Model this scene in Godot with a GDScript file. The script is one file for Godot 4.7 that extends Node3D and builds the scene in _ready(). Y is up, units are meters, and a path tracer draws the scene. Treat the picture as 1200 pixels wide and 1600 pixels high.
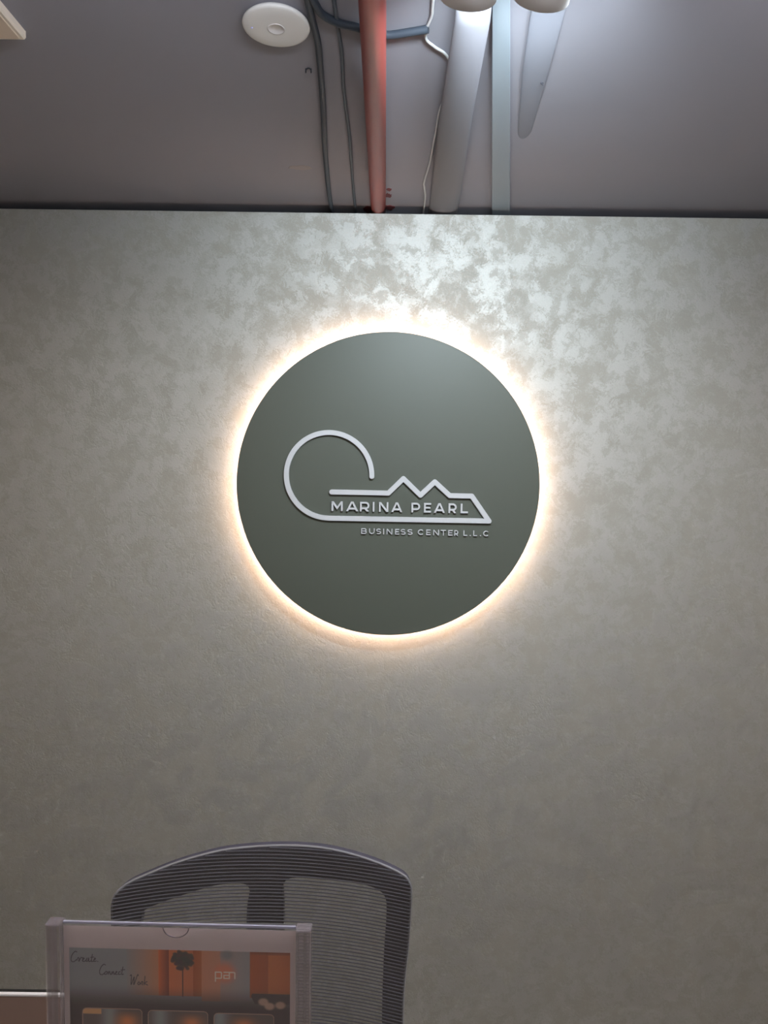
extends Node3D
# A reception nook: a pearl-plaster wall with a round back-lit sign, exposed services on the ceiling,
# a mesh task chair and a clear sign holder on the counter. Units are metres, y up, the sign wall lies at z = -WALL.

const WALL := 2.05          # distance from camera to the sign wall
const TOP := 2.4686         # the sign wall stops here, short of the ceiling
const CEIL := 2.4906          # height of the ceiling's underside
const BEHIND := 2.30        # the wall behind the partition lies at z = -BEHIND
const SIDE := 1.9           # half width of the room
const REAR := 2.2           # z of the wall behind the camera

# ------------------------------------------------------------------ small helpers

class Shape:
	var st := SurfaceTool.new()
	func _init() -> void:
		st.begin(Mesh.PRIMITIVE_TRIANGLES)
	func smooth(on: bool) -> void:
		st.set_smooth_group(0 if on else -1)
	func tri(a: Vector3, b: Vector3, c: Vector3) -> void:   # counter-clockwise seen from outside
		st.add_vertex(a); st.add_vertex(c); st.add_vertex(b)
	func quad(a: Vector3, b: Vector3, c: Vector3, d: Vector3) -> void:
		tri(a, b, c); tri(a, c, d)
	# a box with chamfered edges
	func box(p: Vector3, s: Vector3, r := 0.0, turn := Basis()) -> void:
		smooth(false)
		var h := s * 0.5
		if r <= 0.0:
			r = 0.0005
		var v := func(x: float, y: float, z: float, axis: int) -> Vector3:
			var q := Vector3(x * h.x, y * h.y, z * h.z)
			for k in 3:
				if k != axis:
					q[k] -= signf(q[k]) * r
			return p + turn * q
		for axis in 3:
			var u := (axis + 1) % 3
			var w := (axis + 2) % 3
			for s1 in [-1, 1]:
				var pts := []
				for c in [[-1, -1], [1, -1], [1, 1], [-1, 1]]:
					var d := Vector3.ZERO
					d[axis] = s1; d[u] = c[0]; d[w] = c[1]
					pts.append(v.call(d.x, d.y, d.z, axis))
				if s1 > 0: quad(pts[0], pts[1], pts[2], pts[3])
				else: quad(pts[3], pts[2], pts[1], pts[0])
		for axis in 3:                                        # edges along axis
			var u := (axis + 1) % 3
			var w := (axis + 2) % 3
			for c in [[-1, -1], [1, -1], [1, 1], [-1, 1]]:
				var lo := Vector3.ZERO
				lo[axis] = -1; lo[u] = c[0]; lo[w] = c[1]
				var hi := lo
				hi[axis] = 1
				var a: Vector3 = v.call(lo.x, lo.y, lo.z, u)
				var b: Vector3 = v.call(hi.x, hi.y, hi.z, u)
				var e: Vector3 = v.call(hi.x, hi.y, hi.z, w)
				var f: Vector3 = v.call(lo.x, lo.y, lo.z, w)
				# move the edge ends in by the chamfer
				if c[0] * c[1] > 0: quad(a, f, e, b)
				else: quad(a, b, e, f)
		for x in [-1, 1]:
			for y in [-1, 1]:
				for z in [-1, 1]:
					var a: Vector3 = v.call(x, y, z, 0)
					var b: Vector3 = v.call(x, y, z, 1)
					var c: Vector3 = v.call(x, y, z, 2)
					if x * y * z > 0: tri(a, b, c)
					else: tri(a, c, b)
	# a profile of (radius, height) pairs turned about an axis through p; heights go along dir
	func lathe(profile: Array, p: Vector3, dir := Vector3.UP, n := 32, soft := true) -> void:
		smooth(soft)
		var side := dir.cross(Vector3.RIGHT if absf(dir.x) < 0.8 else Vector3.UP).normalized()
		var other := dir.cross(side)
		for i in profile.size() - 1:
			var a: Vector2 = profile[i]
			var b: Vector2 = profile[i + 1]
			for k in n:
				var t0 := TAU * k / n
				var t1 := TAU * (k + 1) / n
				var d0 := side * cos(t0) + other * sin(t0)
				var d1 := side * cos(t1) + other * sin(t1)
				var q := [p + d0 * a.x + dir * a.y, p + d1 * a.x + dir * a.y, p + d1 * b.x + dir * b.y, p + d0 * b.x + dir * b.y]
				if a.x > 1e-6: tri(q[0], q[1], q[2])
				if b.x > 1e-6: tri(q[0], q[2], q[3])
	# a round bar through points, with a radius of its own at each
	func tube(pts: Array, radii: Array, n := 12, caps := true, flat := 1.0) -> void:
		smooth(true)
		var rings := []
		var up := Vector3.UP
		for i in pts.size():
			var d: Vector3 = (pts[mini(i + 1, pts.size() - 1)] - pts[maxi(i - 1, 0)]).normalized()
			if absf(d.dot(up)) > 0.95: up = Vector3.BACK
			var s := d.cross(up).normalized()
			var t := s.cross(d).normalized()
			up = t
			var ring := []
			var r: float = radii[mini(i, radii.size() - 1)]
			for k in n:
				var a := TAU * k / n
				ring.append(pts[i] + s * cos(a) * r + t * sin(a) * r * flat)
			rings.append(ring)
		for i in rings.size() - 1:
			for k in n:
				var m := (k + 1) % n
				quad(rings[i][k], rings[i + 1][k], rings[i + 1][m], rings[i][m])
		if caps:
			smooth(false)
			for k in range(1, n - 1):
				tri(rings[0][0], rings[0][k], rings[0][k + 1])
				var l = rings[-1]
				tri(l[0], l[k + 1], l[k])
	# a flat outline (in its own units times scale) given thickness from z0 to z1, front edge chamfered by b
	func extrude(poly: PackedVector2Array, scale: float, z0: float, z1: float, b := 0.0, move := Vector3.ZERO, bend = null) -> void:
		smooth(false)
		var p := poly
		if Geometry2D.is_polygon_clockwise(p): p.reverse()   # Godot tests with y down; make it one known way
		var area := 0.0
		for i in p.size():
			area += p[i].cross(p[(i + 1) % p.size()])
		if area < 0: p.reverse()
		var n := p.size()
		var inner := PackedVector2Array()
		for i in n:
			var a := (p[i] - p[(i + n - 1) % n]).normalized()
			var c := (p[(i + 1) % n] - p[i]).normalized()
			var na := Vector2(-a.y, a.x)
			var nc := Vector2(-c.y, c.x)
			var m := (na + nc).normalized()
			inner.append(p[i] * scale + m * b / maxf(0.35, m.dot(nc)))
		var at := func(q: Vector2, z: float) -> Vector3:
			var o := Vector3(q.x, q.y, z)
			if bend != null: o = bend.call(o)
			return o + move
		for i in n:
			var j := (i + 1) % n
			quad(at.call(p[i] * scale, z0), at.call(p[j] * scale, z0), at.call(p[j] * scale, z1 - b), at.call(p[i] * scale, z1 - b))
			if b > 0: quad(at.call(p[i] * scale, z1 - b), at.call(p[j] * scale, z1 - b), at.call(inner[j], z1), at.call(inner[i], z1))
		var idx := Geometry2D.triangulate_polygon(p)
		for k in range(0, idx.size(), 3):
			var t := [idx[k], idx[k + 1], idx[k + 2]]
			if (p[t[1]] - p[t[0]]).cross(p[t[2]] - p[t[0]]) < 0: t = [t[0], t[2], t[1]]
			tri(at.call(inner[t[0]], z1), at.call(inner[t[1]], z1), at.call(inner[t[2]], z1))
			tri(at.call(p[t[0]] * scale, z0), at.call(p[t[2]] * scale, z0), at.call(p[t[1]] * scale, z0))
	func mesh(m: Material) -> ArrayMesh:
		st.generate_normals()
		st.set_material(m)
		return st.commit()

func obj(called: String, s: Shape, m: Material, parent: Node3D = self) -> MeshInstance3D:
	var o := MeshInstance3D.new()
	o.name = called
	o.mesh = s.mesh(m)
	parent.add_child(o, true)
	return o

func thing(called: String, label: String, category: String, at := Vector3.ZERO, group := "") -> Node3D:
	var o := Node3D.new()
	o.name = called
	o.position = at
	add_child(o, true)
	return tag(o, label, category, group)

func tag(o: Node3D, label: String, category: String, group := "") -> Node3D:
	o.set_meta("label", label)
	o.set_meta("category", category)
	if group: o.set_meta("group", group)
	return o

func structure(o: Node3D, label: String, category: String) -> Node3D:
	o.set_meta("kind", "structure")
	return tag(o, label, category)

func mat(c: Color, rough := 0.6, metal := 0.0, spec := 0.5) -> StandardMaterial3D:
	var m := StandardMaterial3D.new()
	m.albedo_color = c
	m.roughness = rough
	m.metallic = metal
	m.metallic_specular = spec
	return m

func glow(c: Color, energy: float) -> StandardMaterial3D:
	var m := mat(Color(0.9, 0.9, 0.88), 0.5)
	m.emission_enabled = true
	m.emission = c
	m.emission_energy_multiplier = energy
	return m

func field(seed_: int, freq: float, size: int, warp := 0.0, octaves := 4, kind := FastNoiseLite.TYPE_SIMPLEX_SMOOTH) -> PackedByteArray:
	var n := FastNoiseLite.new()
	n.seed = seed_
	n.noise_type = kind
	n.frequency = freq
	n.fractal_type = FastNoiseLite.FRACTAL_FBM if octaves > 1 else FastNoiseLite.FRACTAL_NONE
	n.fractal_octaves = octaves
	n.fractal_gain = 0.55
	if warp > 0.0:
		n.domain_warp_enabled = true
		n.domain_warp_amplitude = warp
		n.domain_warp_frequency = freq * 1.7
		n.domain_warp_fractal_octaves = 4
		n.domain_warp_fractal_gain = 0.6
	var im := n.get_seamless_image(size, size, false, false, 0.12)
	im.convert(Image.FORMAT_L8)
	return im.get_data()

func picture(size: int, data: PackedByteArray, format: Image.Format) -> ImageTexture:
	return ImageTexture.create_from_image(Image.create_from_data(size, size, false, format, data))

# pearl plaster smeared on with a trowel: thin shiny leaves over a matt greige ground
func plaster() -> StandardMaterial3D:
	var size := 1408
	var a := field(11, 0.0065, size, 70.0, 6)
	var b := field(23, 0.0155, size, 60.0, 6)
	var c := field(37, 0.04, size, 40.0, 6)
	var d := field(51, 0.004, size, 40.0, 3)
	var e := field(77, 0.32, size, 0.0, 2)
	var steps := func(gain: float, mid: float) -> PackedFloat32Array:   # soft-edged step
		var t := PackedFloat32Array()
		for i in 256:
			t.append(smoothstep(mid - gain, mid + gain, i / 255.0))
		return t
	var s1: PackedFloat32Array = steps.call(0.008, 0.48)
	var s2: PackedFloat32Array = steps.call(-0.009, 0.41)     # below the level
	var s3: PackedFloat32Array = steps.call(0.016, 0.61)
	var s6: PackedFloat32Array = steps.call(-0.016, 0.38)
	var s4: PackedFloat32Array = steps.call(0.3, 0.5)
	var s5: PackedFloat32Array = steps.call(0.008, 0.57)
	var n := size * size
	var alb := PackedByteArray(); alb.resize(n * 3)
	var rgh := PackedByteArray(); rgh.resize(n)
	var met := PackedByteArray(); met.resize(n)
	var bmp := PackedByteArray(); bmp.resize(n)
	for i in n:
		var leaf := 0.42 + 0.22 * s4[d[i]]
		leaf = lerpf(leaf, 0.74, s1[a[i]])
		leaf = lerpf(leaf, 0.16, s2[b[i]])
		leaf = lerpf(leaf, 0.95, s5[b[i]])
		leaf = lerpf(leaf, leaf * 0.45, s3[c[i]])
		leaf = lerpf(leaf, leaf * 0.5 + 0.45, s6[c[i]])
		leaf = clampf(leaf + (e[i] - 128) * 0.0009, 0.0, 1.0)
		var k := i * 3
		alb[k] = int(PLASTER_LOW.x + (PLASTER_HIGH.x - PLASTER_LOW.x) * leaf)
		alb[k + 1] = int(PLASTER_LOW.y + (PLASTER_HIGH.y - PLASTER_LOW.y) * leaf)
		alb[k + 2] = int(PLASTER_LOW.z + (PLASTER_HIGH.z - PLASTER_LOW.z) * leaf)
		rgh[i] = int(190 - 28 * leaf)
		met[i] = int(6 + 165 * leaf)
		bmp[i] = int(leaf * 150.0 + (c[i] + e[i]) * 0.2)
	var m := StandardMaterial3D.new()
	m.albedo_texture = picture(size, alb, Image.FORMAT_RGB8)
	m.roughness = 1.0
	m.roughness_texture = picture(size, rgh, Image.FORMAT_L8)
	m.metallic = 1.0
	m.metallic_texture = picture(size, met, Image.FORMAT_L8)
	m.heightmap_enabled = true
	m.heightmap_scale = 0.08
	m.heightmap_texture = picture(size, bmp, Image.FORMAT_L8)
	return m
const PLASTER_LOW := Vector3(161, 157, 147)
const PLASTER_HIGH := Vector3(193, 192, 187)

# a rectangle with its uv in metres / tile, facing along the normal of (u, v)
func sheet(s: Shape, o: Vector3, u: Vector3, v: Vector3, tile: float, uv0 := Vector2.ZERO) -> void:
	s.smooth(false)
	var q := [[o, Vector2(0, 0)], [o + u, Vector2(u.length(), 0)], [o + u + v, Vector2(u.length(), v.length())], [o + v, Vector2(0, v.length())]]
	for k in [0, 2, 1, 0, 3, 2]:
		s.st.set_uv(uv0 + Vector2(q[k][1].x, -q[k][1].y) / tile)
		s.st.add_vertex(q[k][0])

func slab(called: String, lo: Vector3, hi: Vector3, m: Material, tile := 2.6) -> MeshInstance3D:
	var s := Shape.new()
	var d := hi - lo
	var X := Vector3(d.x, 0, 0)
	var Y := Vector3(0, d.y, 0)
	var Z := Vector3(0, 0, d.z)
	sheet(s, lo + Z, X, Y, tile)
	sheet(s, lo + X, -X, Y, tile)
	sheet(s, lo, Z, Y, tile)
	sheet(s, lo + X + Z, -Z, Y, tile)
	sheet(s, lo + Y + Z, X, -Z, tile)
	sheet(s, lo, X, Z, tile)
	return obj(called, s, m)

# ------------------------------------------------------------------ the build

func _ready() -> void:
	var cam := Camera3D.new()
	cam.name = "camera"
	cam.fov = 72.05
	cam.near = 0.02
	cam.position = Vector3(0, 1.75, 0)
	cam.rotation_degrees = Vector3(-3.64, 0, 0.75)
	add_child(cam)
	cam.current = true

	var env := Environment.new()
	env.background_mode = Environment.BG_COLOR
	env.background_color = Color(0.02, 0.02, 0.022)
	env.tonemap_mode = Environment.TONE_MAPPER_LINEAR
	env.tonemap_exposure = 1.0
	env.sdfgi_enabled = true
	env.ssao_enabled = true
	env.ssil_enabled = true
	var we := WorldEnvironment.new()
	we.name = "environment"
	we.environment = env
	add_child(we)

	# two ceiling panels added out of view as fill light (their fittings are built below)
	for p in PANELS:
		var l := AreaLight3D.new()
		l.name = "added_panel_fill"
		l.area_size = Vector2(0.56, 0.56)
		l.position = p + Vector3(0, -0.02, 0)
		l.rotation_degrees = Vector3(-90, 0, 0)
		l.light_color = Color(1.0, 0.93, 0.84)
		l.light_energy = 0.92
		l.shadow_enabled = true
		add_child(l, true)

	var up := AreaLight3D.new()  # light of the added bar, there to lift the ceiling
	up.name = "added_uplight"
	up.area_size = Vector2(1.16, 0.055)
	up.position = UPLIGHT + Vector3(0, 0.032, 0)
	up.rotation_degrees = Vector3(90, 0, 0)
	up.light_color = Color(0.93, 0.96, 1.0)
	up.light_energy = UP_ENERGY
	up.shadow_enabled = true
	add_child(up)

	room()
	added_pendant()
	ceiling_services()
	spot_lamps()
	wall_sign()
	counter()
	task_chair()
	holder()

const UPLIGHT := Vector3(0.4, 2.2, -0.30)
const UP_ENERGY := 4.8
const PANELS := [Vector3(-0.85, 2.4606, -0.42), Vector3(0.95, 2.4606, -0.42)]

func room() -> void:
	var pl := plaster()
	structure(slab("wall_back", Vector3(-SIDE - 0.1, 0, -WALL - 0.12), Vector3(SIDE + 0.1, TOP, -WALL), pl), "greige pearl plaster wall with trowelled silvery patches behind the round sign", "wall")
	var paint := mat(Color(0.74, 0.72, 0.69), 0.85, 0.0, 0.3)
	structure(slab("wall_left", Vector3(-SIDE - 0.12, 0, -BEHIND), Vector3(-SIDE, CEIL, REAR), paint), "plain pale painted side wall left of the reception", "wall")
	structure(slab("wall_right", Vector3(SIDE, 0, -BEHIND), Vector3(SIDE + 0.12, CEIL, REAR), paint), "plain pale painted side wall right of the reception", "wall")
	structure(slab("wall_front", Vector3(-SIDE - 0.12, 0, REAR), Vector3(SIDE + 0.12, CEIL, REAR + 0.12), paint), "plain pale painted wall facing the round sign", "wall")
	structure(slab("wall_rear", Vector3(-SIDE - 0.12, 0, -BEHIND - 0.12), Vector3(SIDE + 0.12, CEIL, -BEHIND), mat(CEILING_COLOR, 0.85, 0.0, 0.2)), "dark wall hidden behind the plaster partition", "wall")
	# painted concrete ceiling with a faint unevenness
	var cm := mat(CEILING_COLOR, 0.8, 0.0, 0.25)
	var n := FastNoiseLite.new()
	n.seed = 5
	n.frequency = 0.02
	n.fractal_octaves = 5
	var im := n.get_seamless_image(512, 512)
	im.convert(Image.FORMAT_L8)
	cm.heightmap_enabled = true
	cm.heightmap_scale = 0.05
	cm.heightmap_texture = ImageTexture.create_from_image(im)
	structure(slab("ceiling", Vector3(-SIDE - 0.12, CEIL, -BEHIND - 0.12), Vector3(SIDE + 0.12, CEIL + 0.15, REAR + 0.12), cm, 1.2), "dark grey painted ceiling above the plaster wall", "ceiling")
	structure(slab("floor", Vector3(-SIDE - 0.12, -0.12, -BEHIND - 0.12), Vector3(SIDE + 0.12, 0, REAR + 0.12), mat(Color(0.6, 0.57, 0.53), 0.45)), "plain light floor under the reception counter", "floor")
	for i in 2:  # fittings for the added fill panels
		var p: Vector3 = PANELS[i]
		var t := thing("added_ceiling_panel", ["square ceiling light panel added out of view above the counter, left one", "square ceiling light panel added out of view above the counter, right one"][i], "ceiling light", p + Vector3(0, 0.03, 0), "added ceiling light panels")
		var s := Shape.new()
		s.box(Vector3(0, -0.012, 0), Vector3(0.62, 0.024, 0.62), 0.003)
		obj("frame", s, mat(Color(0.9, 0.9, 0.9), 0.5), t)
		s = Shape.new()
		s.box(Vector3(0, -0.026, 0), Vector3(0.57, 0.006, 0.57), 0.002)
		obj("diffuser", s, glow(Color(1.0, 0.95, 0.9), 1.0), t)
const CEILING_COLOR := Color(0.595, 0.59, 0.62)

func added_pendant() -> void:
	# an added bar lamp, out of view, hung there to brighten the ceiling
	var lamp := thing("added_bar_lamp", "slim hanging bar lamp added out of view above the counter to brighten the ceiling", "pendant light", UPLIGHT)
	var s := Shape.new()
	s.box(Vector3.ZERO, Vector3(1.2, 0.05, 0.07), 0.004)
	obj("housing", s, mat(Color(0.85, 0.85, 0.85), 0.4), lamp)
	for side in [-1, 1]:
		s = Shape.new()
		s.box(Vector3(0, 0.0265 * side, 0), Vector3(1.16, 0.004, 0.055), 0.001)
		obj("diffuser", s, glow(Color(0.95, 0.97, 1.0), 1.0), lamp)
		s = Shape.new()
		s.tube([Vector3(0.5 * side, 0.025, 0), Vector3(0.5 * side, CEIL - UPLIGHT.y, 0)], [0.0012], 6)
		obj("suspension_wire", s, mat(Color(0.6, 0.6, 0.6), 0.3, 0.9), lamp)

func hang(x: float, z: float, drop: float) -> Vector3:
	return Vector3(x, CEIL - drop, z)

func path(pts: Array, drop: float, steps := 6) -> Array:         # a smooth run through (x, z) points under the ceiling
	var c := Curve3D.new()
	for i in pts.size():
		var p := hang(pts[i].x, pts[i].y, drop)
		var t := (hang(pts[mini(i + 1, pts.size() - 1)].x, pts[mini(i + 1, pts.size() - 1)].y, drop) - hang(pts[maxi(i - 1, 0)].x, pts[maxi(i - 1, 0)].y, drop)) / 6.0
		c.add_point(p, -t, t)
	var out := []
	for i in (pts.size() - 1) * steps + 1:
		out.append(c.sample(i / steps, float(i % steps) / steps) if i < (pts.size() - 1) * steps else c.get_point_position(pts.size() - 1))
	return out

func ceiling_services() -> void:
	# red sprinkler pipe running into the wall
	var red := mat(Color(0.62, 0.29, 0.26), 0.38, 0.0, 0.5)
	var t := thing("sprinkler_pipe", "red painted pipe running along the dark ceiling into the wall", "pipe", hang(-0.0278, -2.1121, 0))
	var s := Shape.new()
	var run := func(z: float) -> Vector3: return Vector3(0, 0.0 - (z - 0.06) * 0.0425, z)      # falls a little towards the viewer
	var along: Vector3 = Vector3(0, -0.0425, 1).normalized()
	s.lathe([Vector2(0, 0), Vector2(0.0213, 0), Vector2(0.0213, 2.6), Vector2(0, 2.6)], run.call(-0.16), along, 28)
	obj("pipe", s, red, t)
	s = Shape.new()
	s.lathe([Vector2(0.0206, 0), Vector2(0.0248, 0), Vector2(0.0252, 0.0021), Vector2(0.0252, 0.0391), Vector2(0.0242, 0.0412), Vector2(0.0206, 0.0412)], run.call(1.4), along, 28)
	obj("coupling", s, red, t)
	s = Shape.new()
	s.lathe([Vector2(0.0214, 0), Vector2(0.0232, 0), Vector2(0.0232, 0.0206), Vector2(0.0214, 0.0206)], run.call(1.15), along, 28)
	obj("pipe_clamp", s, mat(Color(0.5, 0.5, 0.5), 0.4, 0.8), t)
	var rng := RandomNumberGenerator.new()
	rng.seed = 8
	for sp in [Vector3(-0.0268, 0.0309, 0.0196), Vector3(0.033, 0.0516, 0.0155), Vector3(0.0278, 0.1392, 0.0113), Vector3(0.0299, 0.1804, 0.0082)]:   # red paint left on the slab round the pipe
		s = Shape.new()
		var poly := PackedVector2Array()
		for k in 18:
			poly.append(Vector2.from_angle(TAU * k / 18) * sp.z * 1000.0 * rng.randf_range(0.75, 1.25) * Vector2(0.8, 1.3))
		var down := func(o: Vector3) -> Vector3: return Vector3(o.x, -o.z, o.y)
		s.extrude(poly, 0.001, 0.0, 0.0015, 0.0004, Vector3(sp.x, 0.0003, sp.y), down)
		var pm := obj("paint_patch", s, mat(Color(0.42, 0.20, 0.21), 0.7), t)
		pm.set_meta("label", "dull red paint patch")

	var slate := mat(Color(0.20, 0.23, 0.27), 0.6)
	s = Shape.new()
	s.tube(path([Vector2(-0.16, 2.19), Vector2(-0.15, 0.4), Vector2(-0.1381, -0.9276), Vector2(-0.1309, -1.1698), Vector2(-0.1257, -1.2574), Vector2(-0.1273, -1.3279), Vector2(-0.135, -1.4853), Vector2(-0.148, -1.6871), Vector2(-0.1582, -1.9111), Vector2(-0.1607, -2.02), Vector2(-0.1618, -2.2675)], 0.0062), [0.0059], 12)
	tag(obj("cable", s, slate), "dark grey cable bending along the ceiling beside the white disc", "cable")
	s = Shape.new()
	s.tube(path([Vector2(-0.10, 2.19), Vector2(-0.095, 0.4), Vector2(-0.0907, -0.9791), Vector2(-0.0891, -1.2007), Vector2(-0.0862, -1.3068), Vector2(-0.0897, -1.4357), Vector2(-0.0882, -1.6222), Vector2(-0.0923, -1.9087), Vector2(-0.0938, -2.2675)], 0.0036), [0.0034], 10)
	tag(obj("cable", s, mat(Color(0.33, 0.36, 0.40), 0.65)), "thin faint grey cable on the ceiling just left of the red pipe", "cable")
	s = Shape.new()
	s.tube(path([Vector2(-0.1278, -1.1337), Vector2(-0.1196, -1.1698), Vector2(-0.1103, -1.1955), Vector2(-0.085, -1.2171), Vector2(-0.0536, -1.2285), Vector2(-0.0268, -1.2419), Vector2(-0.0041, -1.2476), Vector2(0.0325, -1.2388), Vector2(0.0639, -1.2295)], 0.0067), [0.0064], 12)
	tag(obj("cable", s, slate), "dark grey cable crossing behind the red pipe", "cable")

	# white wire, in one run that dips behind the grey duct
	t = thing("wire", "thin white wire hanging loosely between red pipe and grey duct", "wire", hang(0, 0, 0))
	s = Shape.new()
	var up := []
	for q in path([Vector2(0.075, 2.19), Vector2(0.07, 0.4), Vector2(0.068, -0.9791), Vector2(0.067, -1.1584), Vector2(0.0676, -1.1976), Vector2(0.0606, -1.2347), Vector2(0.0624, -1.2628), Vector2(0.0791, -1.2845), Vector2(0.1015, -1.3099), Vector2(0.1216, -1.3708), Vector2(0.1185, -1.4429), Vector2(0.1049, -1.4919), Vector2(0.1026, -1.6021), Vector2(0.0995, -1.7479), Vector2(0.0923, -1.8698), Vector2(0.0954, -1.9066), Vector2(0.1015, -1.9908), Vector2(0.103, -2.2675)], 0.004, 8):
		up.append(q - hang(0, 0, 0))
	s.tube(up, [0.0024], 10)
	obj("insulation", s, mat(Color(0.80, 0.80, 0.80), 0.5), t)
	s = Shape.new()
	s.box(Vector3(0.0546, -0.0041, -1.2367), Vector3(0.0134, 0.0031, 0.0041), 0.0005)
	obj("cable_tie", s, mat(Color(0.85, 0.85, 0.85), 0.5), t)

	# big round grey duct, flattened against the slab, a little wider at the wall
	s = Shape.new()
	s.tube([hang(0.1275, -1.105, -0.01), hang(0.1285, -1.13, 0.026), hang(0.1305, -1.1698, 0.0295), hang(0.1366, -1.4944, 0.02), hang(0.1600, -2.09, 0.0), hang(0.1618, -2.2675, -0.004)], [0.0265, 0.0275, 0.0285, 0.034, 0.0425, 0.0448], 28, true, 0.36)
	tag(obj("duct", s, mat(Color(0.49, 0.485, 0.51), 0.75)), "wide round grey duct slanting along the ceiling right of the white wire", "duct")
	s = Shape.new()
	s.tube([hang(0.2520, -1.11, -0.012), hang(0.2545, -1.1852, 0.0021), hang(0.2705, -1.3501, 0.0021), hang(0.2980, -1.5974, 0.0), hang(0.3060, -1.68, -0.0041)], [0.0268, 0.0278, 0.0248, 0.0150, 0.0062], 24, true, 0.16)
	tag(obj("duct", s, mat(Color(0.53, 0.535, 0.57), 0.8)), "faint grey duct half sunk in the ceiling right of the pale flat trunking", "duct")

	# pale flat trunking
	t = thing("trunking", "pale blue grey flat trunking strip running straight along the ceiling", "trunking", hang(0, 0, 0))
	s = Shape.new()
	var down2 := func(o: Vector3) -> Vector3: return Vector3(o.x, -o.z, o.y)
	s.extrude(PackedVector2Array([Vector2(144.2861, -1030.6151), Vector2(165.4137, -1030.6151), Vector2(384.9291, -2267.516), Vector2(328.2412, -2267.516), Vector2(160.7759, -1164.5951)]), 0.001, 0.0, 0.008, 0.0008, Vector3.ZERO, down2)
	obj("channel", s, mat(Color(0.57, 0.61, 0.64), 0.6), t)

	# white round ceiling disc with a small light
	t = thing("ceiling_detector", "round white disc mounted on the ceiling with a tiny blue light", "detector", hang(-0.1905, -1.224, 0))
	s = Shape.new()
	s.lathe([Vector2(0.0475, 0), Vector2(0.0516, 0.0025), Vector2(0.0551, 0.0057), Vector2(0.0561, 0.0083), Vector2(0.0551, 0.0105), Vector2(0.0516, 0.0118), Vector2(0.0361, 0.0128), Vector2(0.016, 0.0131), Vector2(0, 0.0131)], Vector3.ZERO, Vector3.DOWN, 64)
	obj("cover", s, mat(Color(0.93, 0.92, 0.91), 0.55), t)
	s = Shape.new()
	s.lathe([Vector2(0.0139, 0.0130), Vector2(0.0146, 0.0136), Vector2(0.0129, 0.0139), Vector2(0.0122, 0.0132), Vector2(0, 0.0132)], Vector3.ZERO, Vector3.DOWN, 40)
	obj("boss", s, mat(Color(0.9, 0.88, 0.88), 0.5), t)
	s = Shape.new()
	s.lathe([Vector2(0.0016, 0.0118), Vector2(0.0015, 0.0126), Vector2(0, 0.0128)], Vector3(-0.0402, -0.0002, 0.0021), Vector3.DOWN, 12)
	obj("indicator_light", s, glow(Color(0.45, 0.45, 1.0), 0.8), t)

	# square white plate whose corner shows at the edge of the picture
	t = thing("ceiling_plate", "square cream ceiling plate whose corner shows at the top left", "ceiling plate", hang(-0.7795, -1.105, 0))
	s = Shape.new()
	s.box(Vector3(0, -0.0082, 0), Vector3(0.3092, 0.0165, 0.3092), 0.003)
	obj("frame", s, mat(Color(0.93, 0.88, 0.82), 0.5), t)
	s = Shape.new()
	s.box(Vector3(0, -0.017, 0), Vector3(0.2937, 0.0021, 0.2937), 0.001)
	obj("face", s, mat(Color(0.90, 0.82, 0.74), 0.6), t)
	s = Shape.new()
	s.lathe([Vector2(0, 0.0211), Vector2(0.0031, 0.0206), Vector2(0.0033, 0.018)], Vector3(0.1201, 0, 0.1257), Vector3.UP * -1, 12)
	obj("screw", s, mat(Color(0.4, 0.36, 0.33), 0.5), t)

	# little wire hook left in the slab, and a broken anchor further right
	s = Shape.new()
	var loop := []
	for k in 13:
		var a := -0.35 + (PI + 0.7) * k / 12.0
		loop.append(hang(-0.1515 + cos(a) * 0.0052, -1.3614, 0.007 - sin(a) * 0.0065 - (0.0 if k in [0, 12] else 0.0)))
	loop.push_front(loop[0] + Vector3(0, 0.0078, 0))
	loop.append(loop[-1] + Vector3(0, 0.0078, 0))
	s.tube(loop, [0.0012], 8)
	tag(obj("ceiling_hook", s, mat(Color(0.24, 0.25, 0.28), 0.4, 0.6)), "tiny dark wire hook in the ceiling below the white disc", "hook")
	s = Shape.new()
	s.tube([hang(0.2865, -1.3934, -0.0021), hang(0.2901, -1.3934, 0.0062), hang(0.2922, -1.3872, 0.0123)], [0.0015, 0.0013, 0.0006], 8)
	s.tube([hang(0.2948, -1.3934, -0.0021), hang(0.2922, -1.3934, 0.0051)], [0.0013, 0.0008], 8)
	tag(obj("wire_stub", s, mat(Color(0.25, 0.25, 0.28), 0.5)), "tiny dark wire stub sticking from the ceiling right of the trunking", "wire")
	s = Shape.new()  # pale patch: a glint on the slab, put into the colour
	var glint_outline := PackedVector2Array()
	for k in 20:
		glint_outline.append(Vector2.from_angle(TAU * k / 20) * Vector2(28.8573, 13) * rng.randf_range(0.85, 1.15))
	s.extrude(glint_outline, 0.001, 0.0, 0.0012, 0.0008, hang(-0.2185, -1.8015, -0.0003), func(o: Vector3) -> Vector3: return Vector3(o.x, -o.z, o.y))
	tag(obj("painted_glint", s, mat(Color(0.62, 0.585, 0.585), 0.8)), "small paler patch painting in a glint of light on the dark ceiling near the wall", "patch")

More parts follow.
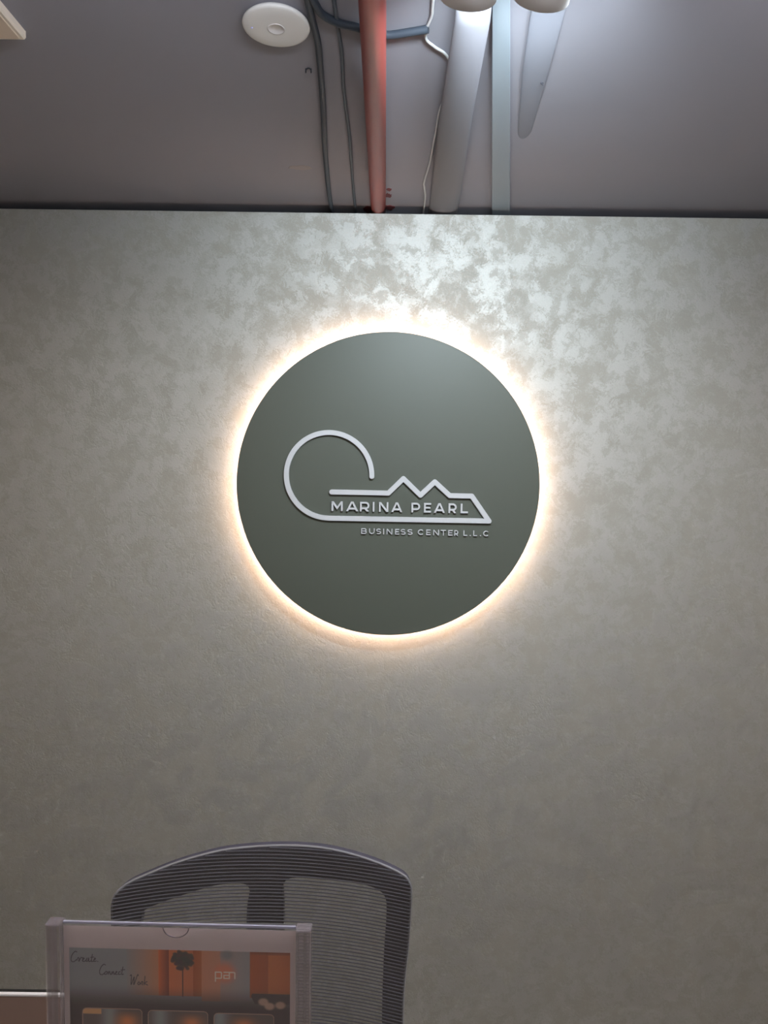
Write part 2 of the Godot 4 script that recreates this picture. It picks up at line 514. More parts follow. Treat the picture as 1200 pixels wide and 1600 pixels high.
func spot_lamps() -> void:
	var white := mat(Color(0.88, 0.86, 0.86), 0.45)
	var spots := [Vector2(0.1085, -0.985), Vector2(0.211, -0.985), Vector2(0.332, -0.952)]
	var words := ["white ceiling spotlight above the grey duct, leftmost of three", "white ceiling spotlight above the sign, middle of three", "white ceiling spotlight rightmost of three, farthest from the red pipe"]
	for i in 3:
		var at := hang(spots[i].x, spots[i].y, 0.0)
		var t := thing("spotlight", words[i], "spotlight", at, "ceiling spotlights aimed at the sign wall")
		var aim := (Vector3(spots[i].x * 0.7, LAMP_AIM_HEIGHT, -WALL) - (at + Vector3(0, -0.062, 0))).normalized()
		var s := Shape.new()
		s.lathe([Vector2(0, 0), Vector2(0.042, 0), Vector2(0.042, 0.012), Vector2(0.040, 0.016), Vector2(0, 0.016)], Vector3.ZERO, Vector3.DOWN, 32)
		obj("ceiling_rose", s, white, t)
		s = Shape.new()
		s.lathe([Vector2(0.006, 0.014), Vector2(0.006, 0.03)], Vector3.ZERO, Vector3.DOWN, 16)
		obj("stem", s, white, t)
		var c := Vector3(0, -0.062, 0)
		s = Shape.new()
		s.lathe([Vector2(0, -0.052), Vector2(0.030, -0.050), Vector2(0.0375, -0.040), Vector2(0.039, -0.03), Vector2(0.040, 0.045), Vector2(0.0365, 0.045), Vector2(0.0345, 0.010), Vector2(0, 0.010)], c, aim, 36)
		obj("housing", s, white, t)
		s = Shape.new()
		s.lathe([Vector2(0, 0.0105), Vector2(0.033, 0.0105), Vector2(0.033, 0.013), Vector2(0, 0.0145)], c, aim, 32)
		obj("lens", s, glow(Color(0.92, 0.97, 1.0), 1.2), t)
		var l := SpotLight3D.new()
		l.name = "spot_light"
		l.position = c + aim * 0.0175
		l.basis = Basis.looking_at(aim, Vector3.UP)
		l.spot_range = 8.0
		l.spot_attenuation = 2.0
		l.spot_angle = LAMP_ANGLE
		l.spot_angle_attenuation = 0.8
		l.light_size = 0.03
		l.light_color = Color(0.90, 0.96, 1.0)
		l.light_energy = LAMP_ENERGY
		l.shadow_enabled = true
		t.add_child(l, true)
const LAMP_AIM_HEIGHT := 1.75
const LAMP_ANGLE := 74.0
const LAMP_ENERGY := 0.57

# ------------------------------------------------------------------ the sign

func stroke(pts: Array, w: float, cap := Geometry2D.END_BUTT, join := Geometry2D.JOIN_MITER) -> PackedVector2Array:
	var big := PackedVector2Array()
	for p in pts: big.append(p * 100.0)
	var r := Geometry2D.offset_polyline(big, w * 50.0, join, cap)
	var out := PackedVector2Array()
	var last := Vector2.INF
	for p in r[0]:
		if p.distance_to(last) > 2.0:
			out.append(p * 0.01)
			last = p
	return out

func arc(c: Vector2, r: float, a0: float, a1: float, n := 14) -> Array:
	var out := []
	for i in n + 1:
		out.append(c + Vector2.from_angle(deg_to_rad(lerpf(a0, a1, float(i) / n))) * r)
	return out

# strokes of a letter, 1 unit = cap height, w wide, t thick; outer edges lie on 0..w and 0..1
func glyph(ch: String, w: float, t: float) -> Array:
	var h := t * 0.5
	var V := func(x: float, y: float) -> Vector2: return Vector2(x, y)
	match ch:
		"M": return [[V.call(h, 0), V.call(h, 1)], [V.call(w - h, 0), V.call(w - h, 1)], [V.call(h * 0.8, 1.02), V.call(w / 2, 0.30), V.call(w - h * 0.8, 1.02)]]
		"N": return [[V.call(h, 0), V.call(h, 1)], [V.call(w - h, 0), V.call(w - h, 1)], [V.call(h * 0.7, 1.04), V.call(w - h * 0.7, -0.04)]]
		"A": return [[V.call(h * 0.8, -0.05), V.call(w / 2 + h * 0.05, 1.05)], [V.call(w - h * 0.8, -0.05), V.call(w / 2 - h * 0.05, 1.05)], [V.call(w * 0.2, 0.27), V.call(w * 0.8, 0.27)]]
		"I": return [[V.call(w / 2, 0), V.call(w / 2, 1)]]
		"L": return [[V.call(h, 1), V.call(h, h), V.call(w, h)]]
		"E": return [[V.call(w, 1 - h), V.call(h, 1 - h), V.call(h, h), V.call(w, h)], [V.call(h, 0.51), V.call(w * 0.9, 0.51)]]
		"T": return [[V.call(0, 1 - h), V.call(w, 1 - h)], [V.call(w / 2, 0), V.call(w / 2, 1 - h)]]
		"R", "P":
			var br := (1 - h - 0.33) / 2.0
			var bowl := [V.call(h, 1 - h)] + arc(V.call(w - h - br, 1 - h - br), br, 90, -90) + [V.call(h, 0.33)]
			var g := [[V.call(h, 0), V.call(h, 1)], bowl]
			if ch == "R": g.append([V.call(w * 0.52, 0.36), V.call(w - h * 1.15, -0.05)])
			return g
		"B":
			var r1 := (1 - h - 0.52) / 2.0
			var r2 := (0.52 - h) / 2.0
			return [[V.call(h, 0), V.call(h, 1)], [V.call(h, 1 - h)] + arc(V.call(w - h - r1 - 0.05, 1 - h - r1), r1, 90, -90) + [V.call(h, 0.52)], [V.call(h, 0.52)] + arc(V.call(w - h - r2, h + r2), r2, 90, -90) + [V.call(h, h)]]
		"U":
			var ur := w / 2 - h
			return [[V.call(h, 1)] + arc(V.call(w / 2, h + ur), ur, 180, 360) + [V.call(w - h, 1)]]
		"C":
			var pts := []
			for p in arc(Vector2.ZERO, 1.0, 42, 318, 30): pts.append(V.call(w * 0.52 + p.x * (w * 0.52 - h), 0.5 + p.y * (0.5 - h)))
			return [pts]
		"S":
			var q := []
			var rx := w / 2 - h
			var ry := (1 - 2 * h) / 4
			for p in arc(Vector2.ZERO, 1.0, 30, 250, 18): q.append(V.call(w / 2 + p.x * rx, 1 - h - ry + p.y * ry))
			for p in arc(Vector2.ZERO, 1.0, 70, -150, 18): q.append(V.call(w / 2 + p.x * rx, h + ry + p.y * ry))
			return [q]
		".": return [[V.call(w / 2, 0), V.call(w / 2, 0.17)]]
	return []

func line_of_text(called: String, letters: String, spans: Array, a: Vector2, b: Vector2, cap: float, weight: float, thick: float, z: float, m: Material, parent: Node3D) -> void:
	var slope := (b.y - a.y) / (b.x - a.x)
	for i in letters.length():
		var x0: float = spans[i][0]
		var x1: float = spans[i][1]
		var s := Shape.new()
		var y0 := a.y + (x0 - a.x) * slope
		var w := (x1 - x0) / cap
		var lim := PackedVector2Array([Vector2(-9, 0), Vector2(99, 0), Vector2(99, cap), Vector2(-9, cap)])
		var lift := 0.0                                       # strokes that cross lie a hair above one another
		for g in glyph(letters[i], w, weight):
			lift += 0.00025
			var pts := []
			for p in g: pts.append(p * cap)
			var wide := weight if letters[i] != "." else 0.17
			for piece in Geometry2D.intersect_polygons(stroke(pts, wide * cap), lim):
				s.extrude(piece, 0.001, -0.0003 - lift, thick + lift, 0.0004, Vector3(x0 * 0.001, y0 * 0.001, z))
		obj(called, s, m, parent)

func wall_sign() -> void:
	var R := 0.4295
	var back := 0.040                        # gap between the wall and the disc's back
	var thick := 0.015
	var t := thing("round_sign", "round dark olive sign with a raised white logo glowing against the plaster wall", "sign", Vector3(0.0106, 1.6983, -WALL))
	var s := Shape.new()
	s.lathe([Vector2(0, back), Vector2(R, back), Vector2(R, back + thick - 0.0015)], Vector3.ZERO, Vector3.BACK, 192, false)
	s.lathe([Vector2(R, back + thick - 0.0015), Vector2(R - 0.0015, back + thick)], Vector3.ZERO, Vector3.BACK, 192, false)
	s.lathe([Vector2(R - 0.0015, back + thick), Vector2(0, back + thick)], Vector3.ZERO, Vector3.BACK, 192, false)
	obj("disc", s, mat(SIGN_COLOR, 0.5, 0.0, 0.5), t)
	# stand-offs and the light strip behind the disc
	for k in 4:
		var d := Vector2.from_angle(PI / 4 + k * PI / 2) * 0.26
		s = Shape.new()
		s.lathe([Vector2(0, 0), Vector2(0.012, 0), Vector2(0.012, back), Vector2(0, back)], Vector3(d.x, d.y, 0), Vector3.BACK, 20)
		obj("standoff", s, mat(Color(0.7, 0.7, 0.7), 0.3, 0.9), t)
	var rr := R - HALO_INSET
	s = Shape.new()
	s.lathe([Vector2(rr - 0.004, back), Vector2(rr - 0.004, back - 0.003), Vector2(rr + 0.004, back - 0.003), Vector2(rr + 0.004, back)], Vector3.ZERO, Vector3.BACK, 128, false)
	obj("light_strip", s, glow(Color(1.0, 0.80, 0.58), 2.0), t)
	var n := 40
	for k in n:
		var a := TAU * k / n
		var l := AreaLight3D.new()
		l.name = "strip_light"
		l.area_size = Vector2(TAU * rr / n, 0.008)
		l.position = Vector3(cos(a) * rr, sin(a) * rr, back - 0.005)
		l.rotation = Vector3(0, 0, a + PI / 2)
		l.light_color = Color(1.0, 0.86, 0.77)
		l.light_energy = HALO_ENERGY
		l.shadow_enabled = true
		t.add_child(l, true)

	# the raised logo: one bent line, then two rows of letters
	var white := mat(Color(0.76, 0.76, 0.77), 0.45)
	var z := back + thick
	var line := arc(Vector2(-166.9, 19.5), 120.6, -0.5, 269, 72)
	line += [Vector2(-166.9, -101.3), Vector2(287, -103.6), Vector2(236.9, -33.4), Vector2(174.6, -32.9), Vector2(131.7, 5.6), Vector2(91.7, -32.9), Vector2(42.8, 13.6), Vector2(1.1, -28.0), Vector2(-158.9, -26.8)]
	s = Shape.new()
	s.extrude(stroke(line, 14.2, Geometry2D.END_ROUND, Geometry2D.JOIN_ROUND), 0.001, z, z + 0.009, 0.0008, Vector3(0, 0.0067, 0))
	obj("logo_line", s, white, t)
	var spans := []
	for x in [[80, 155], [178, 258], [270, 333], [355, 367], [397, 460], [480, 553], [614, 672], [698, 746], [765, 838], [862, 916], [943, 993]]:
		spans.append([x[0] * 0.42318 - 193.15, x[1] * 0.42318 - 193.15])
	line_of_text("letter", "MARINAPEARL", spans, Vector2(-158.5, -73.7), Vector2(228.3, -75.7), 27.2, 0.185, 0.008, z, white, t)
	spans = []
	for x in [[280, 316], [333, 370], [381, 413], [427, 434], [450, 489], [508, 535], [545, 578], [591, 625], [660, 700], [716, 746], [763, 802], [813, 849], [864, 893], [905, 931], [966, 992], [1007, 1018], [1032, 1058], [1075, 1086], [1099, 1137]]:
		spans.append([x[0] * 0.42318 - 193.15, x[1] * 0.42318 - 193.15])
	line_of_text("small_letter", "BUSINESSCENTERL.L.C", spans, Vector2(-73.1, -138.0), Vector2(291.2, -140.6), 15.6, 0.16, 0.006, z, white, t)
const SIGN_COLOR := Color(0.31, 0.325, 0.29)
const HALO_INSET := 0.024
const HALO_ENERGY := 0.030

# ------------------------------------------------------------------ furniture

func counter() -> void:
	var white := mat(Color(0.82, 0.80, 0.77), 0.4)
	var t := thing("reception_counter", "reception counter under the clear sign holder, mostly below the picture", "counter", Vector3(0, 0, -0.58))
	var s := Shape.new()
	s.box(Vector3(-0.1, 1.022, 0), Vector3(2.2, 0.036, 0.42), 0.003)
	obj("top", s, white, t)
	s = Shape.new()
	s.box(Vector3(-0.1, 0.502, 0.15), Vector3(2.1, 1.004, 0.04), 0.002)
	obj("front_panel", s, mat(Color(0.52, 0.42, 0.35), 0.55), t)
	for x in [-1.13, 0.93]:
		s = Shape.new()
		s.box(Vector3(x, 0.502, -0.1), Vector3(0.04, 1.004, 0.46), 0.002)
		obj("end_panel", s, white, t)
	s = Shape.new()
	s.box(Vector3(-0.1, 0.735, -0.19), Vector3(2.02, 0.03, 0.64), 0.002)
	obj("worktop", s, white, t)
	# low panel behind the holder
	t = thing("desk_screen", "low brown desk panel with a white top edge behind the sign holder", "panel", Vector3(-0.66, 0.75, -0.96))
	s = Shape.new()
	s.box(Vector3(0, 0.121, 0), Vector3(0.62, 0.242, 0.010), 0.001)
	obj("board", s, mat(Color(0.55, 0.46, 0.42), 0.6), t)
	s = Shape.new()
	s.box(Vector3(0, 0.244, 0.003), Vector3(0.622, 0.004, 0.005), 0.0008)
	obj("top_edge", s, mat(Color(0.95, 0.95, 0.97), 0.3), t).set_meta("label", "white top edge")
	s = Shape.new()
	s.box(Vector3(0, 0.244, -0.0022), Vector3(0.622, 0.004, 0.0052), 0.0008)
	obj("back_seal", s, mat(Color(0.08, 0.08, 0.08), 0.6), t)

func curve_of_back(o: Vector3) -> Vector3:                   # the back wraps a little round the sitter
	var u := (o.x + 0.2) / 0.255
	return Vector3(o.x, o.y, o.z + 0.045 * u * u)

func rounded(pairs: Array, steps := 5) -> PackedVector2Array:  # closed smooth outline through x, y pairs in millimetres
	var p := []
	for i in range(0, pairs.size(), 2): p.append(Vector2(pairs[i], pairs[i + 1]))
	var out := PackedVector2Array()
	var n := p.size()
	for i in n:
		for k in steps:
			out.append(p[i].cubic_interpolate(p[(i + 1) % n], p[(i + n - 1) % n], p[(i + 2) % n], float(k) / steps))
	return out

func area_of(p: PackedVector2Array) -> float:
	var a := 0.0
	for i in p.size(): a += p[i].cross(p[(i + 1) % p.size()])
	return a / 2.0

func task_chair() -> void:
	var rim := rounded([-452, 977, -451, 1010, -443, 1026, -424, 1039, -395, 1049, -354, 1062, -312, 1072, -269, 1080, -214, 1085, -158, 1088, -103, 1088, -52, 1083, -3, 1074, 30, 1065, 45, 1058, 52, 1048, 54, 1033, 53, 990, 50, 933, 45, 875, 43, 805, 44, 690, 46, 575, 37, 511, -7, 479, -399, 474, -444, 507, -450, 592, -448, 742, -448, 856])
	var gap1 := rounded([-407, 970, -403, 985, -378, 995, -347, 1003, -304, 1014, -276, 1019, -249, 1020, -233, 1017, -227, 1008, -228, 997, -232, 956, -233, 769, -230, 573, -242, 545, -404, 553, -416, 590, -415, 790, -412, 928])
	var gap2 := rounded([-167, 955, -169, 1007, -167, 1020, -160, 1028, -144, 1032, -100, 1033, -59, 1034, -22, 1032, -1, 1027, 9, 1019, 13, 1005, 13, 971, 10, 911, 8, 796, 11, 680, 14, 581, 3, 560, -156, 545, -168, 565, -167, 770])
	var base := Vector3(-0.2, 0, -1.18)
	var t := thing("task_chair", "grey mesh-backed task chair standing behind the counter below the round sign", "chair", base)
	var off := -base
	var frame_m := mat(Color(0.275, 0.265, 0.32), 0.6)
	var bend := func(o: Vector3) -> Vector3: return curve_of_back(o)
	# frame: the outline less the two openings, in strips so that it follows the bend
	var s := Shape.new()
	for k in 20:
		var x0 := -460.0 + 26.0 * k
		var r := PackedVector2Array([Vector2(x0, 0), Vector2(x0 + 26, 0), Vector2(x0 + 26, 1500), Vector2(x0, 1500)])
		for piece in Geometry2D.intersect_polygons(rim, r):
			var left := [piece]
			for hole in [gap1, gap2]:
				var next := []
				for p2 in left: next.append_array(Geometry2D.clip_polygons(p2, hole))
				left = next
			for p2 in left:
				if absf(area_of(p2)) > 4.0: s.extrude(p2, 0.001, -1.206, -1.190, 0.0, off, bend)
	obj("back_frame", s, frame_m, t)
	# stretched fabric: a thin see-through sheet and its raised cross threads
	var cloth := Shape.new()
	var weave := Shape.new()
	cloth.smooth(true)
	var rows := 98
	var cols := 14
	var before := []
	for k in rows:
		var y := 478.0 + (1086.5 - 478.0) * k / (rows - 1)
		var hits := []
		for i in rim.size():
			var a := rim[i]
			var b := rim[(i + 1) % rim.size()]
			if (a.y <= y) != (b.y <= y): hits.append(lerpf(a.x, b.x, (y - a.y) / (b.y - a.y)))
		if hits.size() < 2: continue
		var x0: float = hits.min()
		var x1: float = hits.max()
		var row := []
		for j in cols + 1:
			row.append(curve_of_back(Vector3(lerpf(x0, x1, float(j) / cols) * 0.001, y * 0.001, -1.186)) + off)
		weave.tube(row, [0.00125], 5, false)
		cloth.smooth(true)
		if before:
			for j in cols: cloth.quad(before[j], before[j + 1], row[j + 1], row[j])
		before = row
	var see := mat(Color(0.42, 0.42, 0.43, 0.42), 0.8)
	see.transparency = BaseMaterial3D.TRANSPARENCY_ALPHA
	see.cull_mode = BaseMaterial3D.CULL_DISABLED
	var mesh_part := obj("mesh_fabric", cloth, see, t)
	var w := obj("weave", weave, mat(Color(0.32, 0.315, 0.345), 0.75), mesh_part)
	w.set_meta("kind", "stuff")
	# bead round the edge, its paler grey painting in the lit rim
	s = Shape.new()
	var bead := []
	for i in range(0, rim.size() + 1, 2):
		var p := rim[i % rim.size()]
		bead.append(curve_of_back(Vector3(p.x * 0.001, p.y * 0.001, -1.192)) + off)
	s.tube(bead, [0.0024], 8, false)
	obj("lit_edge_bead", s, mat(Color(0.50, 0.50, 0.52), 0.35), t)
	# lumbar stem, seat, arms, column, base: below the picture, but the chair stands on them
	var dark := mat(Color(0.16, 0.16, 0.17), 0.5)
	s = Shape.new()
	s.tube([Vector3(0, 0.95, -0.03), Vector3(0, 0.75, -0.05), Vector3(0, 0.5, -0.06), Vector3(0, 0.42, 0.0), Vector3(0, 0.42, 0.2)], [0.022, 0.028, 0.03, 0.03, 0.03], 14)
	obj("back_stem", s, dark, t)
	s = Shape.new()
	s.extrude(rounded([-240, 20, -235, 250, -225, 430, -150, 475, 150, 475, 225, 430, 235, 250, 240, 20, 200, -5, -200, -5]), 0.001, -0.035, 0.035, 0.015, Vector3(0, 0.475, 0), func(o: Vector3) -> Vector3: return Vector3(o.x, o.z, o.y))
	obj("seat", s, mat(Color(0.27, 0.27, 0.29), 0.8), t)
	for x in [-0.29, 0.29]:
		s = Shape.new()
		s.tube([Vector3(x * 0.7, 0.43, 0.15), Vector3(x, 0.44, 0.15), Vector3(x, 0.5, 0.15), Vector3(x, 0.665, 0.12)], [0.016], 12)
		obj("arm", s, dark, t)
		s = Shape.new()
		s.box(Vector3(x, 0.676, 0.13), Vector3(0.07, 0.022, 0.22), 0.009)
		obj("arm_pad", s, dark, t)
	s = Shape.new()
	s.lathe([Vector2(0, 0.09), Vector2(0.035, 0.09), Vector2(0.035, 0.25), Vector2(0.022, 0.25), Vector2(0.022, 0.43), Vector2(0, 0.43)], Vector3(0, 0, 0.2), Vector3.UP, 20)
	obj("gas_column", s, dark, t)
	for k in 5:
		var d := Vector3(cos(TAU * k / 5 + 0.3), 0, sin(TAU * k / 5 + 0.3))
		var c := Vector3(0, 0, 0.2)
		s = Shape.new()
		s.tube([c + Vector3(0, 0.11, 0), c + d * 0.15 + Vector3(0, 0.10, 0), c + d * 0.3 + Vector3(0, 0.075, 0)], [0.026, 0.021, 0.014], 12)
		var leg := obj("leg", s, dark, t)
		s = Shape.new()
		s.lathe([Vector2(0, -0.022), Vector2(0.022, -0.022), Vector2(0.028, -0.014), Vector2(0.028, 0.014), Vector2(0.022, 0.022), Vector2(0, 0.022)], c + d * 0.3 + Vector3(0, 0.028, 0), d.cross(Vector3.UP), 20)
		s.tube([c + d * 0.3 + Vector3(0, 0.03, 0), c + d * 0.3 + Vector3(0, 0.08, 0)], [0.006], 8)
		obj("caster", s, dark, leg)

# ------------------------------------------------------------------ the sign holder and its print

# an ink seen in the photograph's dim light, as the colour of the ink itself
func ink(r: float, g: float, b: float) -> Color:
	var c := Color(r / 255.0, g / 255.0, b / 255.0).srgb_to_linear()
	return Color(minf(c.r / 0.245, 0.85), minf(c.g / 0.25, 0.85), minf(c.b / 0.26, 0.85)).linear_to_srgb()

func put(im: Image, x: int, y: int, c: Color, a: float) -> void:
	if x >= 0 and y >= 0 and x < im.get_width() and y < im.get_height():
		im.set_pixel(x, y, im.get_pixel(x, y).lerp(c, clampf(a, 0, 1)))

func dab(im: Image, p: Vector2, rx: float, ry: float, c: Color, soft: float, a := 1.0) -> void:
	for y in range(int(p.y - ry) - 1, int(p.y + ry) + 2):
		for x in range(int(p.x - rx) - 1, int(p.x + rx) + 2):
			var d := Vector2((x - p.x) / rx, (y - p.y) / ry).length()
			if d < 1.0: put(im, x, y, c, a * (1.0 - smoothstep(1.0 - soft, 1.0, d)))

func pen_line(im: Image, pts: Array, r: float, c: Color, a := 1.0) -> void:
	for i in pts.size() - 1:
		var n := int(pts[i].distance_to(pts[i + 1]) / maxf(r * 0.4, 0.5)) + 1
		for k in n + 1:
			dab(im, pts[i].lerp(pts[i + 1], float(k) / n), r + 0.4, r + 0.4, c, 0.6, a)

func shade(im: Image, r: Rect2i, c0: Color, c1: Color, across := false, a := 1.0) -> void:
	for y in range(r.position.y, r.end.y):
		for x in range(r.position.x, r.end.x):
			var t := float(x - r.position.x) / r.size.x if across else float(y - r.position.y) / r.size.y
			put(im, x, y, c0.lerp(c1, t), a)

func script_word(im: Image, word: Array, at: Vector2, size: float, c: Color) -> void:
	for part in word:
		var curve := Curve2D.new()
		for i in range(0, part.size(), 2): curve.add_point(at + Vector2(part[i], part[i + 1]) * size)
		for i in curve.point_count:
			var d := (curve.get_point_position(mini(i + 1, curve.point_count - 1)) - curve.get_point_position(maxi(i - 1, 0))) / 6.0
			curve.set_point_in(i, -d)
			curve.set_point_out(i, d)
		var pts := []
		for i in (curve.point_count - 1) * 6 + 1: pts.append(curve.samplef(i / 6.0))
		pen_line(im, pts, 1.25, c)

func leaflet() -> ImageTexture:
	var W := 764
	var H := 1081
	var im := Image.create_empty(W, H, false, Image.FORMAT_RGB8)
	im.fill(Color(0.84, 0.78, 0.78))
	var ox := 18                              # the photo part of the print starts here
	var oy := 72
	var pw := 728
	shade(im, Rect2i(ox, oy, pw, 990), ink(84, 86, 90), ink(84, 80, 80))
	# warm light on the right part of the grey wall, doors, pillar
	shade(im, Rect2i(ox + 190, oy, 105, 150), ink(86, 84, 86), ink(112, 78, 60), true)
	shade(im, Rect2i(ox + 295, oy, 34, 150), ink(122, 66, 42), ink(74, 40, 34), true)
	shade(im, Rect2i(ox + 329, oy, 80, 150), ink(118, 68, 44), ink(112, 66, 46), true)
	shade(im, Rect2i(ox + 409, oy, 28, 150), ink(98, 52, 32), ink(104, 62, 40), true)
	shade(im, Rect2i(ox + 437, oy, 62, 165), ink(114, 78, 62), ink(110, 80, 68), true)
	shade(im, Rect2i(ox + 499, oy, 97, 165), ink(96, 82, 78), ink(88, 88, 92), true)
	dab(im, Vector2(ox + 512, oy + 70), 52, 48, ink(140, 74, 58), 0.7, 0.85)
	dab(im, Vector2(ox + 520, oy + 12), 30, 22, ink(72, 76, 80), 0.8, 0.8)
	shade(im, Rect2i(ox + 596, oy, 60, 150), ink(98, 54, 34), ink(94, 52, 34), true)
	shade(im, Rect2i(ox + 656, oy, 72, 150), ink(110, 66, 40), ink(102, 60, 40), true)
	shade(im, Rect2i(ox + 598, oy, 130, 10), ink(70, 42, 34), ink(92, 54, 38), false, 0.8)
	# floor falling into the dark
	for y in range(oy + 110, oy + 230):
		var a := smoothstep(oy + 112.0, oy + 200.0, y)
		for x in range(ox, ox + pw): put(im, x, y, ink(42, 34, 36), a * 0.96)
	shade(im, Rect2i(ox, oy + 230, pw, 760), ink(44, 36, 38), ink(60, 48, 44))
	# tree in a pot
	var rng := RandomNumberGenerator.new()
	rng.seed = 3
	dab(im, Vector2(ox + 374, oy + 32), 30, 27, ink(44, 40, 40), 0.4)
	for i in 90:
		var d := Vector2.from_angle(rng.randf() * TAU) * sqrt(rng.randf())
		dab(im, Vector2(ox + 374, oy + 32) + d * Vector2(34, 30), 9, 8, ink(rng.randf_range(38, 56), rng.randf_range(36, 48), 40), 0.6, 0.8)
	pen_line(im, [Vector2(ox + 374, oy + 60), Vector2(ox + 374, oy + 150)], 2.0, ink(52, 36, 34))
	# round table and pale chairs in front of the doors
	for y in 34:
		shade(im, Rect2i(ox + 600 + int(absf(y - 8) * 0.5), oy + 136 + y, 128 - int(absf(y - 8) * 0.5), 1), ink(44, 38, 40), ink(46, 38, 40))
	for p in [Vector2(640, 162), Vector2(696, 172), Vector2(660, 176)]:
		dab(im, Vector2(ox, oy) + p, 22, 16, ink(112, 92, 82), 0.5, 0.85)
	# handwriting
	var dark := ink(44, 40, 46)
	var C := [0.62, 0.06, 0.45, 0.0, 0.2, 0.25, 0.05, 0.62, 0.08, 0.95, 0.3, 1.0, 0.55, 0.8]
	script_word(im, [C, [0.6, 0.85, 0.72, 0.6, 0.82, 0.66, 0.8, 0.95, 1.0, 0.6, 1.15, 0.6], [1.15, 0.85, 1.32, 0.66, 1.22, 0.62, 1.16, 0.92, 1.42, 0.9, 1.6, 0.62, 1.5, 0.9, 1.66, 0.9, 1.76, 0.6, 1.78, 0.95, 2.0, 0.85], [2.12, 0.25, 2.02, 0.9, 2.2, 0.9], [1.95, 0.55, 2.25, 0.5], [2.25, 0.8, 2.42, 0.68, 2.34, 0.6, 2.24, 0.9, 2.5, 0.88], [2.62, 0.9, 2.66, 0.92]], Vector2(ox + 4, oy + 12), 34, dark)
	script_word(im, [C, [0.6, 0.75, 0.5, 0.92, 0.68, 0.95, 0.78, 0.72, 0.62, 0.68], [0.9, 0.68, 0.86, 0.95, 1.02, 0.66, 1.08, 0.95, 1.2, 0.9], [1.25, 0.68, 1.22, 0.95, 1.38, 0.66, 1.44, 0.95, 1.58, 0.82, 1.74, 0.72, 1.66, 0.66, 1.58, 0.92, 1.8, 0.92], [2.08, 0.7, 1.94, 0.68, 1.88, 0.92, 2.1, 0.9], [2.32, 0.2, 2.2, 0.9, 2.36, 0.9], [2.12, 0.52, 2.5, 0.46]], Vector2(ox + 98, oy + 52), 34, dark)
	script_word(im, [[0.02, 0.1, 0.14, 0.05, 0.1, 0.95, 0.4, 0.2, 0.36, 0.95, 0.72, 0.02, 0.8, 0.06], [0.85, 0.66, 0.74, 0.82, 0.84, 0.95, 0.98, 0.8, 0.86, 0.66], [1.05, 0.9, 1.14, 0.62, 1.24, 0.68, 1.2, 0.95], [1.46, 0.1, 1.36, 0.95], [1.66, 0.62, 1.4, 0.78, 1.7, 0.95]], Vector2(ox + 200, oy + 84), 34, dark)
	# small wordmark on the grey wall: p, then a turned e, then n
	var pale := ink(156, 122, 116)
	var b := Vector2(ox + 482, oy + 68)
	pen_line(im, [b + Vector2(0, 30), b, b + Vector2(18, 0), b + Vector2(20, 2), b + Vector2(20, 18), b + Vector2(18, 20), b + Vector2(2, 20)], 2.2, pale)
	pen_line(im, [b + Vector2(28, 0), b + Vector2(44, 0), b + Vector2(46, 2), b + Vector2(46, 20), b + Vector2(28, 20), b + Vector2(28, 10), b + Vector2(45, 10)], 2.2, pale)
	pen_line(im, [b + Vector2(46, 0), b + Vector2(62, 0), b + Vector2(64, 2), b + Vector2(64, 20)], 2.2, pale)
	# rounded picture cards along the foot
	for k in 3:
		var x0: int = ox + [40, 258, 476][k]
		var y0: int = oy + [196, 198, 202][k]
		for y in 150:
			for x in 200:
				var q := Vector2(maxf(absf(x - 100) - 86, 0), maxf(absf(y - 75) - 61, 0)).length()
				if q > 14.0: continue
				if q > 11.5: put(im, x0 + x, y0 + y, ink(104, 84, 76), 0.9)
				else:
					var u := x / 200.0
					var c := ink(58, 50, 50).lerp(ink(82, 84, 86), exp(-pow((u - [0.45, 0.2, 0.1][k]) / 0.14, 2.0)))
					c = c.lerp(ink(124, 76, 48), exp(-pow((u - [0.75, 0.72, 0.5][k]) / 0.18, 2.0)) * smoothstep(0.0, 40.0, y))
					if k == 0 and y < 20 and u < 0.32: c = ink(120, 92, 66)
					put(im, x0 + x, y0 + y, c, 1.0)
	return ImageTexture.create_from_image(im)

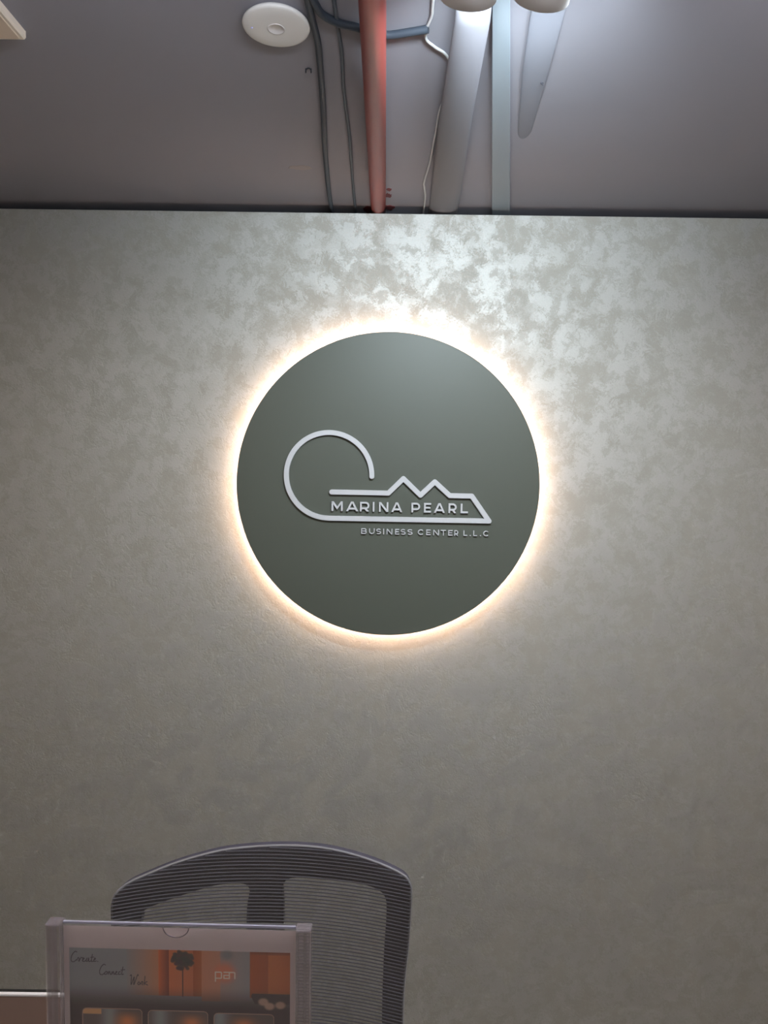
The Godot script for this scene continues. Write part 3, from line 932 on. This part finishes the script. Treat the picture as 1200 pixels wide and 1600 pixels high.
func holder() -> void:
	var clear := mat(Color(0.96, 0.97, 0.98, 0.02), 0.04)
	clear.transparency = BaseMaterial3D.TRANSPARENCY_ALPHA
	var solid := mat(Color(0.72, 0.67, 0.68, 0.12), 0.06)
	solid.transparency = BaseMaterial3D.TRANSPARENCY_ALPHA
	var t := thing("sign_holder", "clear acrylic sign holder with a printed leaflet standing on the counter", "sign holder", Vector3(-0.171, 1.04, -0.58))
	t.rotation_degrees = Vector3(0, -1.0, 0)
	var top := 0.3172
	var hw := 0.1005                        # half width of the pocket
	var s := Shape.new()                      # front sheet with its thumb notch
	var poly := PackedVector2Array([Vector2(-hw, 0.0105) * 1000, Vector2(hw, 0.0105) * 1000, Vector2(hw, top - 0.002) * 1000])
	for k in 17:
		poly.append(Vector2(-2.0, (top - 0.002) * 1000) + Vector2.from_angle(-PI * k / 16.0) * Vector2(11, 8.5))
	poly.append(Vector2(-hw, top - 0.002) * 1000)
	s.extrude(poly, 0.001, 0.0015, 0.0035, 0.0002)
	var front := obj("front_sheet", s, clear, t)
	s = Shape.new()
	var notch := []
	for k in 17: notch.append(Vector3(-0.002, top - 0.002, 0.0027) + Vector3(-cos(PI * k / 16.0) * 0.011, -sin(PI * k / 16.0) * 0.0085, 0))
	s.tube(notch, [0.0005], 6)
	obj("thumb_notch", s, mat(Color(0.36, 0.31, 0.33), 0.3), front)
	s = Shape.new()
	s.box(Vector3(0, (top + 0.0105) / 2, -0.0025), Vector3(hw * 2, top - 0.0105, 0.002), 0.0003)
	obj("back_sheet", s, clear, t)
	var lip := mat(Color(0.60, 0.57, 0.62, 0.28), 0.06)
	lip.transparency = BaseMaterial3D.TRANSPARENCY_ALPHA
	for x in [-1, 1]:
		var y := (top + 0.0105) / 2
		s = Shape.new()
		s.box(Vector3(x * (hw + 0.0068), y, 0.0044), Vector3(0.0130, top - 0.0105, 0.0012), 0.0004)
		s.box(Vector3(x * (hw + 0.0068), y, -0.0044), Vector3(0.0130, top - 0.0105, 0.0012), 0.0004)
		var rail := obj("side_rail", s, solid, t)
		for d in [0.0012, 0.0078, 0.0124]:
			s = Shape.new()
			s.box(Vector3(x * (hw + d), y, 0), Vector3(0.0016, top - 0.0105, 0.0074), 0.0005)
			obj("rail_lip", s, lip, rail)
		s = Shape.new()
		s.box(Vector3(x * (hw + 0.0068), top - 0.0012, 0), Vector3(0.0132, 0.0028, 0.0102), 0.0009)
		obj("end_cap", s, lip, rail)
	s = Shape.new()
	s.box(Vector3(0, 0.0052, 0), Vector3(0.232, 0.0100, 0.08), 0.0015)
	obj("base", s, solid, t)
	s = Shape.new()
	s.box(Vector3(0, top - 0.0012, -0.0006), Vector3(hw * 2, 0.0022, 0.0018), 0.0003)
	obj("top_strip", s, mat(Color(0.62, 0.62, 0.70), 0.25), t)
	# the printed leaflet
	var sheet_m := StandardMaterial3D.new()
	sheet_m.albedo_texture = leaflet()
	sheet_m.roughness = 0.55
	var wide := 0.2005
	var tall := 0.2975
	var z := 0.0
	var o := MeshInstance3D.new()
	var st := SurfaceTool.new()
	st.begin(Mesh.PRIMITIVE_TRIANGLES)
	var y0 := top - 0.004 - tall
	for q in [[0, 0], [1, 1], [1, 0], [0, 0], [0, 1], [1, 1]]:
		st.set_uv(Vector2(q[0], 1 - q[1]))
		st.add_vertex(Vector3((q[0] - 0.5) * wide, y0 + q[1] * tall, z))
	st.generate_normals()
	st.set_material(sheet_m)
	o.mesh = st.commit()
	o.name = "leaflet"
	var p := tag(o, "printed leaflet with a dim office photograph and handwriting inside the clear holder", "leaflet")
	add_child(p, true)
	p.transform = t.transform
